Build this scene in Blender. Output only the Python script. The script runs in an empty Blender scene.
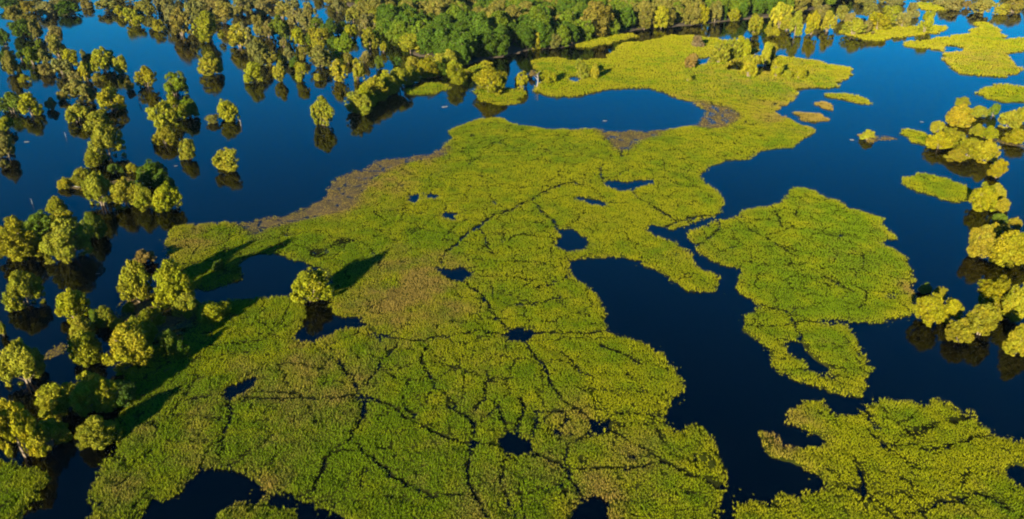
import bpy, math, random
import numpy as np

# ------------------------------------------------------------------ camera, sky, sun, exposure
scene = bpy.context.scene
W_PX, H_PX = 1024, 519
F_PX = 731.0                 # focal length in pixels (drone wide angle)
PITCH = math.atan2(379.5, F_PX)
CAM_H = 80.0

cam_data = bpy.data.cameras.new("camera")
cam_data.sensor_fit = 'HORIZONTAL'
cam_data.sensor_width = 36.0
cam_data.lens = 36.0 * F_PX / W_PX
cam_data.clip_start = 1.0
cam_data.clip_end = 20000.0
cam = bpy.data.objects.new("camera", cam_data)
cam.location = (0, 0, CAM_H)
cam.rotation_euler = (math.pi / 2 - PITCH, 0, 0)
scene.collection.objects.link(cam)
scene.camera = cam

SUN_EL = math.radians(16.0)
SUN_AZ = math.atan2(-0.47, -0.88)         # compass angle from +Y towards +X of the sun itself
world = bpy.data.worlds.new("World")
scene.world = world
world.use_nodes = True
wn = world.node_tree
wn.nodes.clear()
sky = wn.nodes.new("ShaderNodeTexSky")
sky.sky_type = 'NISHITA'
sky.sun_disc = False
sky.sun_elevation = SUN_EL
sky.sun_rotation = SUN_AZ
sky.altitude = 0.0
sky.air_density = 1.0
sky.dust_density = 0.2
sky.ozone_density = 6.0
bg = wn.nodes.new("ShaderNodeBackground")
bg.inputs[1].default_value = 0.055
wo = wn.nodes.new("ShaderNodeOutputWorld")
hs = wn.nodes.new("ShaderNodeHueSaturation")      # the clear, deep blue sky of the photograph
hs.inputs["Saturation"].default_value = 1.45
wn.links.new(sky.outputs[0], hs.inputs["Color"])
wn.links.new(hs.outputs[0], bg.inputs[0])
wn.links.new(bg.outputs[0], wo.inputs[0])

sun_data = bpy.data.lights.new("sun", 'SUN')
sun_data.energy = 5.0
sun_data.angle = math.radians(0.8)
sun_data.color = (1.0, 0.87, 0.62)
sun = bpy.data.objects.new("sun", sun_data)
d = (-math.sin(SUN_AZ) * math.cos(SUN_EL), -math.cos(SUN_AZ) * math.cos(SUN_EL), -math.sin(SUN_EL))
from mathutils import Vector
sun.rotation_euler = Vector(d).to_track_quat('-Z', 'Y').to_euler()
sun.location = (-100, -200, 150)
scene.collection.objects.link(sun)

vs = scene.view_settings
vs.view_transform = 'Standard'
vs.look = 'None'
vs.exposure = 2.0
vs.gamma = 1.0
vs.use_curve_mapping = False
scene.render.engine = 'CYCLES'
scene.cycles.use_denoising = True
scene.cycles.filter_width = 2.0          # the photograph is soft
scene.cycles.max_bounces = 6
scene.cycles.diffuse_bounces = 3
scene.cycles.glossy_bounces = 3
scene.cycles.transmission_bounces = 3
scene.cycles.volume_bounces = 0
scene.cycles.caustics_reflective = False
scene.cycles.caustics_refractive = False

# ------------------------------------------------------------------ pixel -> place
SP, CP = math.sin(PITCH), math.cos(PITCH)


def gp(u, v, z=0.0):
    """the point at height z that is seen at pixel (u, v)"""
    dx = (u - W_PX / 2) / F_PX
    dy = (H_PX / 2 - v) / F_PX
    t = (CAM_H - z) / (SP - dy * CP)
    return (t * dx, t * (CP + dy * SP), z)


def depth_at(v, z=0.0):
    dy = (H_PX / 2 - v) / F_PX
    return (CAM_H - z) / (SP - dy * CP)


def project(x, y, z=0.0):
    zc = y * CP + (CAM_H - z) * SP
    yc = y * SP - (CAM_H - z) * CP
    return W_PX / 2 + F_PX * x / zc, H_PX / 2 - F_PX * yc / zc


# ------------------------------------------------------------------ helpers
RNG = np.random.default_rng(11)
random.seed(5)


def link(o, parent=None):
    scene.collection.objects.link(o)
    if parent:
        o.parent = parent
    return o


def mesh_from_arrays(name, verts, faces, nper, mat, colours=None, smooth=False):
    """verts (n,3), faces (m,nper) numpy; colours (n,3) linear -> attribute col"""
    me = bpy.data.meshes.new(name)
    nv, nf = len(verts), len(faces)
    me.vertices.add(nv)
    me.vertices.foreach_set("co", np.ascontiguousarray(verts, dtype=np.float32).ravel())
    me.loops.add(nf * nper)
    me.loops.foreach_set("vertex_index", np.ascontiguousarray(faces, dtype=np.int32).ravel())
    me.polygons.add(nf)
    me.polygons.foreach_set("loop_start", np.arange(0, nf * nper, nper, dtype=np.int32))
    if smooth:
        me.polygons.foreach_set("use_smooth", np.ones(nf, dtype=bool))
    me.update(calc_edges=True)
    if colours is not None:
        a = me.color_attributes.new("col", 'FLOAT_COLOR', 'POINT')
        c4 = np.ones((nv, 4), dtype=np.float32)
        c4[:, :3] = colours
        a.data.foreach_set("color", c4.ravel())
    me.materials.append(mat)
    return me


_lat = {}


def vnoise(x, y, scale, seed):
    """smooth value noise in 0..1"""
    if seed not in _lat:
        _lat[seed] = np.random.default_rng(seed).random((257, 257)).astype(np.float32)
    L = _lat[seed]
    fx, fy = x / scale + 1000.3, y / scale + 1000.7
    ix, iy = np.floor(fx).astype(np.int64), np.floor(fy).astype(np.int64)
    tx, ty = (fx - ix).astype(np.float32), (fy - iy).astype(np.float32)
    tx = tx * tx * (3 - 2 * tx)
    ty = ty * ty * (3 - 2 * ty)
    ix0, iy0 = ix % 256, iy % 256
    a = L[iy0, ix0]; b = L[iy0, ix0 + 1]; c = L[iy0 + 1, ix0]; e = L[iy0 + 1, ix0 + 1]
    return (a * (1 - tx) + b * tx) * (1 - ty) + (c * (1 - tx) + e * tx) * ty


def fbm(x, y, scale, seed, octv=3):
    s, amp, tot = 0, 1.0, 0
    for k in range(octv):
        s = s + amp * vnoise(x, y, scale / 2 ** k, seed + 31 * k)
        tot += amp
        amp *= 0.5
    return s / tot


# ------------------------------------------------------------------ materials
def nodes_of(name):
    m = bpy.data.materials.new(name)
    m.use_nodes = True
    nt = m.node_tree
    nt.nodes.clear()
    return m, nt, nt.nodes.new("ShaderNodeOutputMaterial")


def foliage_material(name, translucency=0.3, use_object_colour=True, rough=0.65):
    m, nt, out = nodes_of(name)
    at = nt.nodes.new("ShaderNodeAttribute"); at.attribute_name = "col"
    col = at.outputs["Color"]
    if use_object_colour:
        oi = nt.nodes.new("ShaderNodeObjectInfo")
        mx = nt.nodes.new("ShaderNodeMix"); mx.data_type = 'RGBA'; mx.blend_type = 'MULTIPLY'
        mx.inputs[0].default_value = 1.0
        nt.links.new(at.outputs["Color"], mx.inputs[6])
        nt.links.new(oi.outputs["Color"], mx.inputs[7])
        col = mx.outputs[2]
    p = nt.nodes.new("ShaderNodeBsdfPrincipled")
    p.inputs["Roughness"].default_value = rough
    p.inputs["Specular IOR Level"].default_value = 0.04
    tr = nt.nodes.new("ShaderNodeBsdfTranslucent")
    ms = nt.nodes.new("ShaderNodeMixShader"); ms.inputs[0].default_value = translucency
    nt.links.new(col, p.inputs["Base Color"])
    nt.links.new(col, tr.inputs["Color"])
    nt.links.new(p.outputs[0], ms.inputs[1])
    nt.links.new(tr.outputs[0], ms.inputs[2])
    nt.links.new(ms.outputs[0], out.inputs[0])
    return m


def noisy_material(name, c1, c2, scale, rough=0.9, bump=0.3, attr=False):
    m, nt, out = nodes_of(name)
    p = nt.nodes.new("ShaderNodeBsdfPrincipled")
    p.inputs["Roughness"].default_value = rough
    p.inputs["Specular IOR Level"].default_value = 0.2
    tc = nt.nodes.new("ShaderNodeTexCoord")
    nz = nt.nodes.new("ShaderNodeTexNoise")
    nz.inputs["Scale"].default_value = scale
    nz.inputs["Detail"].default_value = 5
    nt.links.new(tc.outputs["Object"], nz.inputs["Vector"])
    rp = nt.nodes.new("ShaderNodeMix"); rp.data_type = 'RGBA'
    rp.inputs[6].default_value = (*c1, 1); rp.inputs[7].default_value = (*c2, 1)
    nt.links.new(nz.outputs[0], rp.inputs[0])
    col = rp.outputs[2]
    if attr:
        at = nt.nodes.new("ShaderNodeAttribute"); at.attribute_name = "col"
        mx = nt.nodes.new("ShaderNodeMix"); mx.data_type = 'RGBA'; mx.blend_type = 'MULTIPLY'
        mx.inputs[0].default_value = 1.0
        nt.links.new(rp.outputs[2], mx.inputs[6]); nt.links.new(at.outputs["Color"], mx.inputs[7])
        col = mx.outputs[2]
    nt.links.new(col, p.inputs["Base Color"])
    if bump:
        bp = nt.nodes.new("ShaderNodeBump"); bp.inputs["Strength"].default_value = bump
        bp.inputs["Distance"].default_value = 0.1
        nt.links.new(nz.outputs[0], bp.inputs["Height"])
        nt.links.new(bp.outputs[0], p.inputs["Normal"])
    nt.links.new(p.outputs[0], out.inputs[0])
    return m


def water_material():
    m, nt, out = nodes_of("flood_water")
    p = nt.nodes.new("ShaderNodeBsdfPrincipled")
    p.inputs["Base Color"].default_value = (0.0, 0.0002, 0.0008, 1)
    p.inputs["Roughness"].default_value = 0.03
    p.inputs["IOR"].default_value = 1.25
    tc = nt.nodes.new("ShaderNodeTexCoord")
    n1 = nt.nodes.new("ShaderNodeTexNoise"); n1.inputs["Scale"].default_value = 0.9; n1.inputs["Detail"].default_value = 3
    n2 = nt.nodes.new("ShaderNodeTexNoise"); n2.inputs["Scale"].default_value = 0.02; n2.inputs["Detail"].default_value = 2
    mu = nt.nodes.new("ShaderNodeMath"); mu.operation = 'MULTIPLY'
    nt.links.new(tc.outputs["Object"], n1.inputs["Vector"])
    nt.links.new(tc.outputs["Object"], n2.inputs["Vector"])
    nt.links.new(n1.outputs[0], mu.inputs[0]); nt.links.new(n2.outputs[0], mu.inputs[1])
    bp = nt.nodes.new("ShaderNodeBump"); bp.inputs["Strength"].default_value = 0.10
    bp.inputs["Distance"].default_value = 0.2
    mr = nt.nodes.new("ShaderNodeMapRange")
    mr.inputs["From Min"].default_value = 0.35; mr.inputs["From Max"].default_value = 0.7
    mr.inputs["To Min"].default_value = 0.02; mr.inputs["To Max"].default_value = 0.09
    nt.links.new(n2.outputs[0], mr.inputs["Value"]); nt.links.new(mr.outputs[0], p.inputs["Roughness"])
    nt.links.new(mu.outputs[0], bp.inputs["Height"])
    nt.links.new(bp.outputs[0], p.inputs["Normal"])
    nt.links.new(p.outputs[0], out.inputs[0])
    return m


M_WATER = water_material()
M_LEAF = foliage_material("tree_leaves", 0.30)
M_GRASS = foliage_material("marsh_leaves", 0.30, False)
M_BARK = noisy_material("bark", (0.10, 0.075, 0.05), (0.20, 0.16, 0.11), 3.0)
M_DEAD = noisy_material("dead_wood", (0.10, 0.09, 0.08), (0.24, 0.22, 0.19), 4.0)
M_MAT = noisy_material("marsh_mat", (0.6, 0.6, 0.6), (1.3, 1.3, 1.3), 1.5, 1.0, 0.5, attr=True)
M_MAT.node_tree.nodes["Principled BSDF"].inputs["Specular IOR Level"].default_value = 0.0
M_BANK = noisy_material("forest_soil", (0.035, 0.028, 0.018), (0.08, 0.062, 0.04), 0.3, 0.95, 0.5)

# ------------------------------------------------------------------ water
wv = np.array([(-6000, -1500, 0), (6000, -1500, 0), (6000, 9000, 0), (-6000, 9000, 0)], dtype=np.float32)
water = link(bpy.data.objects.new("water", mesh_from_arrays("water", wv, np.array([[0, 1, 2, 3]]), 4, M_WATER)))
water["kind"] = "structure"
water["label"] = "still dark blue flood water mirroring the sky"

# ------------------------------------------------------------------ marsh outlines, traced as pixels and laid on the water plane
ISLANDS = [
 ("main", "largest marsh island, yellow-green and cracked by dark channels, filling the middle", [
  (168,243),(172,232),(183,226),(195,224),(215,224),(235,222),(256,220),(270,218),(285,216),(298,213),(305,206),(315,201),(328,197),
  (331,188),(333,180),(342,175),(355,171),(370,166),(378,161),(395,159),(415,157),(430,154),(440,149),(448,145),(449,134),(453,129),
  (466,122),(480,119),(495,118),(508,120),(516,125),(535,128),(560,129),(585,129),(606,131),(640,131),(667,131),(685,127),(697,124),
  (705,118),(706,110),(703,109),(693,103),(680,98),(665,93),(652,89),(635,87),(620,88),(605,90),(590,93),(575,97),(560,98),(545,97),
  (535,92),(536,84),(541,79),(535,70),(531,63),(540,58),(553,57),(575,61),(583,61),(605,60),(612,52),(620,46),(635,42),(655,40),
  (672,36),(690,36),(705,38),(720,40),(735,42),(750,48),(768,52),(775,57),(783,57),(800,59),(820,62),(840,66),(852,70),(855,76),
  (848,80),(838,81),(841,87),(825,89),(805,89),(797,90),(799,97),(790,103),(778,109),(771,110),(785,119),(800,125),(818,130),(812,135),
  (800,140),(795,146),(785,148),(768,149),(757,150),(752,158),(735,160),(722,163),(712,166),(705,172),(701,178),(706,184),(713,190),
  (720,196),(722,205),(718,212),(712,216),(695,221),(682,227),(677,233),(680,243),(692,255),(700,266),(712,273),(721,283),(715,291),
  (703,294),(690,290),(675,282),(662,273),(650,268),(632,260),(610,258),(580,258),(570,262),(568,268),(573,277),(582,285),(595,292),
  (603,299),(607,305),(607,315),(604,325),(612,331),(625,335),(640,340),(655,345),(663,352),(668,360),(675,370),(680,380),(684,390),
  (682,398),(672,403),(664,409),(662,416),(668,425),(668,433),(677,438),(687,436),(692,430),(690,423),(700,422),(710,430),(715,440),
  (720,455),(727,470),(722,478),(727,488),(724,500),(715,508),(712,519),(710,545),(640,560),(350,560),(352,519),(345,511),(330,506),
  (310,505),(290,500),(270,494),(256,485),(248,476),(236,467),(220,466),(205,470),(195,481),(185,490),(175,498),(163,501),(150,508),
  (140,519),(130,550),(75,555),(88,519),(90,505),(95,485),(102,465),(112,455),(118,447),(113,438),(118,425),(126,405),(122,385),(130,370),
  (150,355),(165,340),(185,325),(195,310),(200,298),(188,288),(175,270),(170,255)]),
 ("east", "lobed marsh island between the forked open pool and the right-hand water", [
  (684,236),(700,226),(720,221),(737,217),(742,209),(768,207),(785,202),(786,190),(795,187),(810,188),(820,195),(840,201),(855,210),(868,213),
  (880,218),(885,226),(893,232),(896,237),(880,239),(876,242),(890,246),(900,252),(908,262),(912,272),(914,285),(914,300),(911,312),
  (895,318),(880,322),(860,323),(850,323),(851,333),(857,345),(862,352),(870,357),(868,365),(873,372),(865,380),(866,388),(862,396),
  (850,397),(835,396),(825,393),(815,388),(800,384),(788,380),(778,372),(770,362),(764,350),(755,340),(745,330),(744,322),(746,318),
  (755,313),(757,305),(748,300),(740,295),(738,287),(733,283),(740,275),(741,270),(730,266),(715,262),(704,255),(694,246)]),
 ("southeast", "broad marsh island running off the bottom right corner", [
  (787,421),(790,412),(800,405),(815,403),(826,406),(833,412),(845,415),(858,414),(866,411),(877,404),(890,398),(903,397),(912,405),
  (925,402),(945,402),(955,409),(970,416),(983,428),(990,437),(1005,440),(1030,445),(1080,450),(1110,560),(745,560),(730,519),
  (735,508),(752,504),(768,508),(772,503),(780,499),(795,494),(815,490),(835,490),(845,488),(840,483),(825,478),(808,472),(795,465),
  (778,459),(764,452),(758,440),(762,430),(770,432),(775,443),(785,448),(800,447),(820,449),(829,446),(826,440),(815,433),(795,428)]),
 ("north_right", "golden marsh bar with a hooked tip in the upper right water", [
  (973,22),(985,23),(993,25),(1000,33),(1004,40),(1018,38),(1040,38),(1060,44),(1030,50),(1004,54),(1012,59),(1018,65),(1019,72),
  (1008,78),(985,77),(963,74),(948,67),(942,60),(943,52),(940,50),(928,49),(908,47),(902,45),(908,42),(930,40),(953,36),(973,31),(979,27)]),
 ("right_round", "round marsh pad above the right-hand willows", [
  (979,94),(985,87),(1000,85),(1018,86),(1040,90),(1035,100),(1018,103),(1005,103),(990,101)]),
 ("oval", "smooth oval marsh island in the open water on the right", [
  (901,179),(911,175),(928,174),(948,179),(968,186),(977,191),(976,201),(963,203),(948,201),(931,196),(916,192),(904,185)]),
 ("small_pad", "small flat marsh pad left of the right-hand willow cluster", [
  (902,131),(913,131),(931,134),(935,146),(918,145),(908,140)]),
 ("sliver", "thin tapering marsh sliver in open water, upper right", [
  (818,93),(838,93),(853,94),(868,98),(874,105),(861,105),(851,101),(833,99)]),
 ("tiny", "tiniest marsh speck between the sliver and the brown islet", [
  (816,104),(823,102),(833,106),(832,109),(822,109)]),
 ("brown_islet", "small brown islet off the right shoulder of the big marsh", [
  (793,114),(806,112),(823,114),(828,119),(816,122),(803,121)]),
 ("bush_islet", "narrow muddy islet carrying one round bush", [
  (860,136),(872,135),(885,136),(895,138),(894,142),(880,142),(866,143)]),
 ("north_strip", "marsh strip under the willows along the far upper right shore", [
  (840,32),(853,38),(876,41),(898,38),(923,35),(943,31),(947,27),(930,26),(908,26),(881,28),(863,29)]),
 ("north_far", "short bright green marsh strip at the top edge, upper right", [
  (916,3),(930,3),(948,8),(946,11),(930,11),(918,8)]),
 ("round_willow_pad", "marsh pad under the round willow left of the dead snag", [
  (472,92),(480,88),(490,87),(512,89),(527,92),(525,98),(514,104),(497,105),(483,101)]),
 ("willow_row_pad", "marsh tongue below the diagonal willow row by the forest", [
  (401,92),(416,86),(431,83),(446,85),(450,89),(440,92),(428,95),(411,97)]),
 ("shore_strip", "narrow grassy strip along the foot of the dark forest", [
  (572,46),(590,38),(605,36),(632,34),(635,37),(620,41),(605,45),(590,48),(578,48)]),
 ("shore_strip_left", "short grassy bar beside the forest behind the round willow", [
  (462,71),(475,66),(488,61),(494,63),(484,68),(470,73)]),
 ("corner", "marsh patch in the bottom left corner", [
  (-40,455),(0,460),(20,464),(40,467),(49,478),(38,494),(28,507),(18,525),(10,560),(-60,560)]),
 ("bottom_patch", "small marsh patch at the bottom edge in the black pool", [
  (200,540),(215,519),(235,510),(262,505),(276,508),(288,519),(300,545)]),
 ("clump_ground", "muddy ground under the willow clump left of the big marsh", [
  (120,300),(145,296),(168,290),(190,300),(200,318),(190,332),(170,345),(150,352),(135,345),(120,325)]),
 ("mud_bar", "faint brown mud bar between two willows at the left edge", [
  (38,358),(50,349),(64,341),(70,345),(62,353),(50,361),(40,366)]),
 ("right_bar", "low earth bar among the right-hand willows", [
  (976,131),(994,137),(1010,142),(1030,147),(1040,152),(1022,149),(1002,144),(985,139)]),
 ("left_spit", "brown spit under the willow cluster in the left water", [
  (66,187),(78,183),(95,186),(110,182),(128,176),(140,180),(130,187),(112,191),(95,193),(80,190)]),
]
MUD = [  # bare mud, little grows on it
 [(232,222),(256,219),(285,215),(299,212),(308,204),(330,195),(330,186),(334,179),(344,174),(358,170),(380,160),(400,158),(430,153),
  (448,145),(450,150),(432,158),(410,162),(395,166),(372,177),(362,190),(355,205),(340,214),(320,216),(300,222),(275,226),(262,232),(258,240),(250,232)],
 [(600,129),(670,129),(655,136),(640,141),(628,148),(622,153),(616,146),(608,137)],
 [(694,100),(705,104),(722,108),(737,113),(734,121),(722,128),(700,128),(690,124),(706,118),(708,110)],
 [(120,300),(145,296),(168,290),(190,300),(200,318),(190,332),(170,345),(150,352),(135,345),(120,325)],
 [(36,358),(50,347),(66,339),(72,345),(62,355),(50,363),(40,368)],
 [(974,129),(1040,146),(1042,154),(985,141)],
 [(64,187),(78,181),(140,174),(142,182),(112,193),(80,192)],
 [(870,133),(897,137),(896,143),(870,143)],
]
PONDS = [
 [(186,291),(210,290),(228,286),(238,279),(240,263),(250,255),(262,252),(285,258),(300,263),(314,266),(325,270),(330,277),(330,290),
  (329,300),(333,311),(342,317),(357,321),(370,328),(386,334),(398,337),(385,341),(372,336),(358,329),(345,329),(330,333),(320,339),
  (300,342),(292,338),(300,330),(305,322),(302,310),(290,298),(256,298),(235,298),(212,303),(196,300)],
 [(556,230),(566,231),(578,235),(585,240),(582,247),(570,249),(557,246)],
 [(599,177),(608,181),(625,183),(634,183),(641,180),(653,180),(652,184),(641,185),(631,191),(618,192),(607,188)],
 [(580,197),(592,198),(606,202),(605,206),(592,205),(582,202)],
 [(431,266),(443,266),(452,271),(462,268),(477,277),(467,281),(455,283),(446,276),(436,273)],
 [(406,198),(413,195),(421,196),(420,201),(412,201),(407,203)],
 [(428,194),(440,193),(447,195),(440,198),(430,199)],
 [(440,213),(449,213),(457,214),(456,219),(448,218)],
 [(507,333),(515,330),(524,331),(533,336),(527,342),(516,343),(508,338)],
 [(499,443),(506,437),(518,436),(529,440),(534,449),(529,456),(518,458),(510,460),(503,453)],
 [(589,427),(595,421),(604,423),(611,428),(607,434),(599,437),(591,433)],
 [(462,441),(470,438),(478,440),(484,445),(474,449),(466,447)],
 [(412,487),(417,486),(422,492),(421,496),(416,494)],
 [(355,396),(362,392),(368,397),(365,403),(358,402)],
 [(224,393),(232,388),(244,384),(258,375),(266,374),(254,386),(243,393),(236,399),(228,398)],
 [(530,411),(537,409),(543,414),(540,419),(533,418)],
 [(549,427),(558,424),(566,428),(564,436),(555,436)],
 [(645,231),(650,226),(660,226),(672,229),(676,235),(690,240),(697,248),(706,257),(722,264),(742,271),(740,276),(726,282),(712,274),(700,268),(690,257),(678,245),(664,238),(652,236)],
 [(781,341),(793,339),(802,348),(812,357),(822,368),(832,378),(826,380),(814,372),(804,366),(792,358),(784,350)],
 [(817,319),(828,318),(846,323),(846,327),(832,325),(820,326)],
 [(1003,462),(1012,461),(1024,468),(1040,472),(1040,486),(1016,484),(1006,478)],
 [(871,424),(880,423),(883,428),(877,433)],
 [(578,510),(584,500),(594,497),(604,505),(608,520),(610,540),(575,540)],
 [(500,508),(508,501),(518,506),(520,516),(508,518)],
 [(882,291),(888,292),(891,300),(884,301)],
 [(722,66),(735,62),(752,62),(766,64),(778,66),(776,72),(758,73),(742,70),(728,72)],   # pools among the far willows
 [(700,58),(712,55),(712,62),(702,66)],
 [(752,50),(764,51),(766,60),(757,60)],
 [(944,46),(962,47),(962,52),(946,52)],
 [(565,78),(578,77),(584,80),(572,83)],
 [(940,186),(946,187),(950,189),(942,189)],
]
CHANNELS = [   # (width in pixels, points)
 (3.6,[(441,264),(447,252),(457,244),(465,235),(475,228),(487,221),(497,215),(512,210),(522,205),(529,203),(537,197),(550,190),(566,184),(576,183)]),
 (3.0,[(529,203),(536,206),(543,213),(550,220),(559,230)]),
 (2.6,[(461,281),(470,289),(481,297),(488,306),(491,312),(499,320),(506,327),(514,333)]),
 (3.6,[(530,335),(542,333),(555,333),(567,334),(587,336),(600,332),(612,331)]),
 (3.4,[(508,335),(486,332),(461,335),(446,338),(431,340),(415,342),(401,340),(390,337)]),
 (3.6,[(522,340),(530,351),(537,360),(545,367),(549,376),(552,388),(562,401),(574,409),(587,421),(597,427)]),
 (3.2,[(607,431),(618,437),(627,443),(638,447),(647,451),(655,458),(662,463),(677,471),(688,475),(697,479),(717,488),(727,491)]),
 (2.8,[(607,424),(614,418),(632,414),(652,416),(664,416)]),
 (3.4,[(530,452),(543,459),(557,464),(565,469),(569,476),(567,482),(575,490),(582,497),(588,506)]),
 (2.8,[(595,433),(587,436),(577,440),(568,442),(565,452),(565,464)]),
 (2.6,[(537,413),(537,424),(534,434),(531,442)]),
 (2.4,[(537,413),(549,414),(562,412),(568,420),(560,428)]),
 (2.4,[(572,469),(589,469),(612,471),(630,472),(642,471),(650,465)]),
 (3.4,[(502,447),(492,446),(481,444),(465,442),(452,441),(441,439),(430,434),(421,429),(409,421),(391,410),(381,404),(373,400),(364,398)]),
 (2.6,[(364,402),(362,416),(354,431),(346,445)]),
 (2.0,[(357,398),(331,398),(312,399),(293,400),(261,399),(244,398)]),
 (3.0,[(358,446),(363,454),(376,464),(391,475),(399,481),(406,484),(416,490),(424,496),(431,499),(448,498),(466,496)]),
 (3.0,[(473,447),(470,456),(467,467),(467,477),(468,484),(473,494),(478,502),(483,509),(490,520)]),
 (3.0,[(507,456),(502,467),(502,478),(503,487),(508,496),(512,506)]),
 (2.2,[(448,408),(456,412),(464,418),(471,424),(473,437)]),
 (2.4,[(486,372),(490,381),(485,389),(485,399),(480,405),(473,411)]),
 (2.0,[(490,379),(500,377),(510,379)]),
 (2.0,[(494,402),(500,413),(503,424),(508,438)]),
 (2.0,[(366,472),(362,480),(360,489)]),
 (2.2,[(340,445),(330,452),(325,462),(322,474),(313,486),(308,500)]),
 (2.2,[(363,454),(345,452),(328,455)]),
 (3.4,[(230,397),(231,416),(225,429),(223,454)]),
 (3.2,[(380,335),(395,339),(412,342),(425,341)]),
 (2.4,[(236,395),(224,396),(205,398),(186,402)]),
 (2.2,[(630,191),(637,198),(644,202),(653,207),(662,212),(670,218),(676,224)]),
 (3.6,[(664,229),(675,224),(686,220),(697,217),(712,216),(724,213)]),
 (2.6,[(721,216),(719,222),(717,230),(714,237),(704,243),(694,246)]),
 (2.2,[(603,164),(602,171),(601,179)]),
 (2.0,[(606,204),(616,204),(627,205)]),
 (2.0,[(622,150),(622,160)]),
 (2.0,[(732,218),(740,223),(750,230),(760,236),(770,241),(782,248),(794,255)]),
 (2.6,[(755,308),(768,309),(780,311),(788,314),(793,321),(797,332),(799,340)]),
 (2.4,[(746,326),(768,328),(788,326),(803,323),(818,322)]),
 (1.8,[(774,213),(779,220),(782,228)]),
 (2.2,[(821,276),(835,284),(850,292)]),
 (2.2,[(852,326),(833,321)]),
 (3.0,[(905,515),(916,510),(928,507),(940,504),(948,502),(958,501),(968,498),(978,496),(988,497),(998,502),(1008,512)]),
 (2.4,[(920,451),(941,449),(955,446),(968,442),(980,438),(990,437)]),
 (2.6,[(855,458),(857,466),(861,477),(862,489),(864,495)]),
 (3.2,[(848,488),(858,490),(868,497),(878,504),(886,511),(896,520)]),
 (2.4,[(868,430),(878,440),(886,449),(896,454),(903,459),(912,466),(921,472)]),
 (2.0,[(864,410),(870,420),(876,427)]),
 (2.2,[(880,450),(892,444),(902,438)]),
 (2.0,[(568,250),(566,256),(572,262)]),
 (2.0,[(558,240),(540,238),(522,236),(508,240)]),
 (2.0,[(478,228),(484,236),(487,246),(492,254)]),
 (1.8,[(477,277),(490,278),(503,276),(516,279),(532,282)]),
 (1.8,[(512,306),(530,304),(546,303),(560,298)]),
 (1.8,[(562,283),(548,285),(536,290)]),
 (2.0,[(570,276),(565,281),(572,282)]),
 (1.8,[(600,345),(612,352),(628,356),(640,364)]),
 (1.8,[(560,353),(572,362),(580,374),(592,380)]),
 (1.8,[(425,350),(420,364),(430,378),(438,392)]),
 (1.8,[(338,362),(350,375),(358,390)]),
 (1.8,[(395,345),(384,360),(376,375),(366,388)]),
 (1.8,[(440,392),(450,400),(456,410)]),
 (1.8,[(520,400),(524,412),(520,425),(518,438)]),
]
BROWN = [  # rusty or straw-coloured growth: (u, v, radius px across, strength)
 (410,292,62,0.85),(440,305,40,0.6),(300,372,46,0.6),(345,392,40,0.5),(130,478,36,0.6),(175,425,40,0.6),(385,182,36,0.7),
 (345,200,30,0.6),(270,470,44,0.6),(250,378,30,0.5),(545,470,26,0.4),(700,110,46,0.5),(570,420,30,0.5),(600,502,34,0.7),
 (490,500,40,0.4),(640,460,40,0.4),(800,430,30,0.6),(910,295,22,0.7),(790,117,40,0.8),(770,80,90,0.35),(980,60,60,0.35),
 (200,235,40,0.5),(420,330,40,0.4),(470,395,36,0.3),(300,410,50,0.35),(180,470,40,0.4),(780,445,28,0.8),(400,160,50,0.5)]

# --- the marsh field on a metre grid
CELL = 0.4
X0, X1, Y0, Y1 = -440.0, 440.0, 54.0, 610.0
NX, NY = int((X1 - X0) / CELL), int((Y1 - Y0) / CELL)
gx = (X0 + (np.arange(NX) + 0.5) * CELL).astype(np.float32)
gy = (Y0 + (np.arange(NY) + 0.5) * CELL).astype(np.float32)


def raster(poly, arr, value):
    """fill a ground polygon into arr (scanlines)"""
    P = np.array([gp(u, v)[:2] for u, v in poly])
    A, B = P, np.roll(P, -1, 0)
    j0 = max(0, int((P[:, 1].min() - Y0) / CELL) - 1)
    j1 = min(NY, int((P[:, 1].max() - Y0) / CELL) + 2)
    for j in range(j0, j1):
        y = gy[j]
        m = (A[:, 1] > y) != (B[:, 1] > y)
        if not m.any():
            continue
        a, b = A[m], B[m]
        xs = np.sort(a[:, 0] + (y - a[:, 1]) / (b[:, 1] - a[:, 1]) * (b[:, 0] - a[:, 0]))
        for k in range(0, len(xs) - 1, 2):
            i0 = max(0, int(math.ceil((xs[k] - X0) / CELL - 0.5)))
            i1 = min(NX, int(math.ceil((xs[k + 1] - X0) / CELL - 0.5)))
            if i1 > i0:
                arr[j, i0:i1] = value


ids = np.zeros((NY, NX), dtype=np.uint8)
for k, (nm, lab, poly) in enumerate(ISLANDS):
    raster(poly, ids, k + 1)
land = (ids > 0).astype(np.float32)
mud = np.zeros((NY, NX), dtype=np.float32)
for poly in MUD:
    raster(poly, mud, 1.0)
rp_ = random.Random(3)
pondm = np.zeros((NY, NX), dtype=np.float32)
for poly in PONDS:
    xs_ = [p[0] for p in poly]
    if max(xs_) - min(xs_) < 45 and min(p[1] for p in poly) > 170:        # trampled pools with pointed arms
        cu, cv = sum(xs_) / len(poly), sum(p[1] for p in poly) / len(poly)
        star = []
        for k in range(len(poly)):
            a_, b_ = poly[k], poly[(k + 1) % len(poly)]
            for f, kk in ((0.0, 1.12), (0.33, 1.05 + 0.7 * rp_.random() ** 2), (0.66, 0.98)):
                star.append((cu + (a_[0] + (b_[0] - a_[0]) * f - cu) * kk, cv + (a_[1] + (b_[1] - a_[1]) * f - cv) * kk * 1.12))
        poly = star
    raster(poly, land, 0.0)
    raster(poly, pondm, 1.0)

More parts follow.
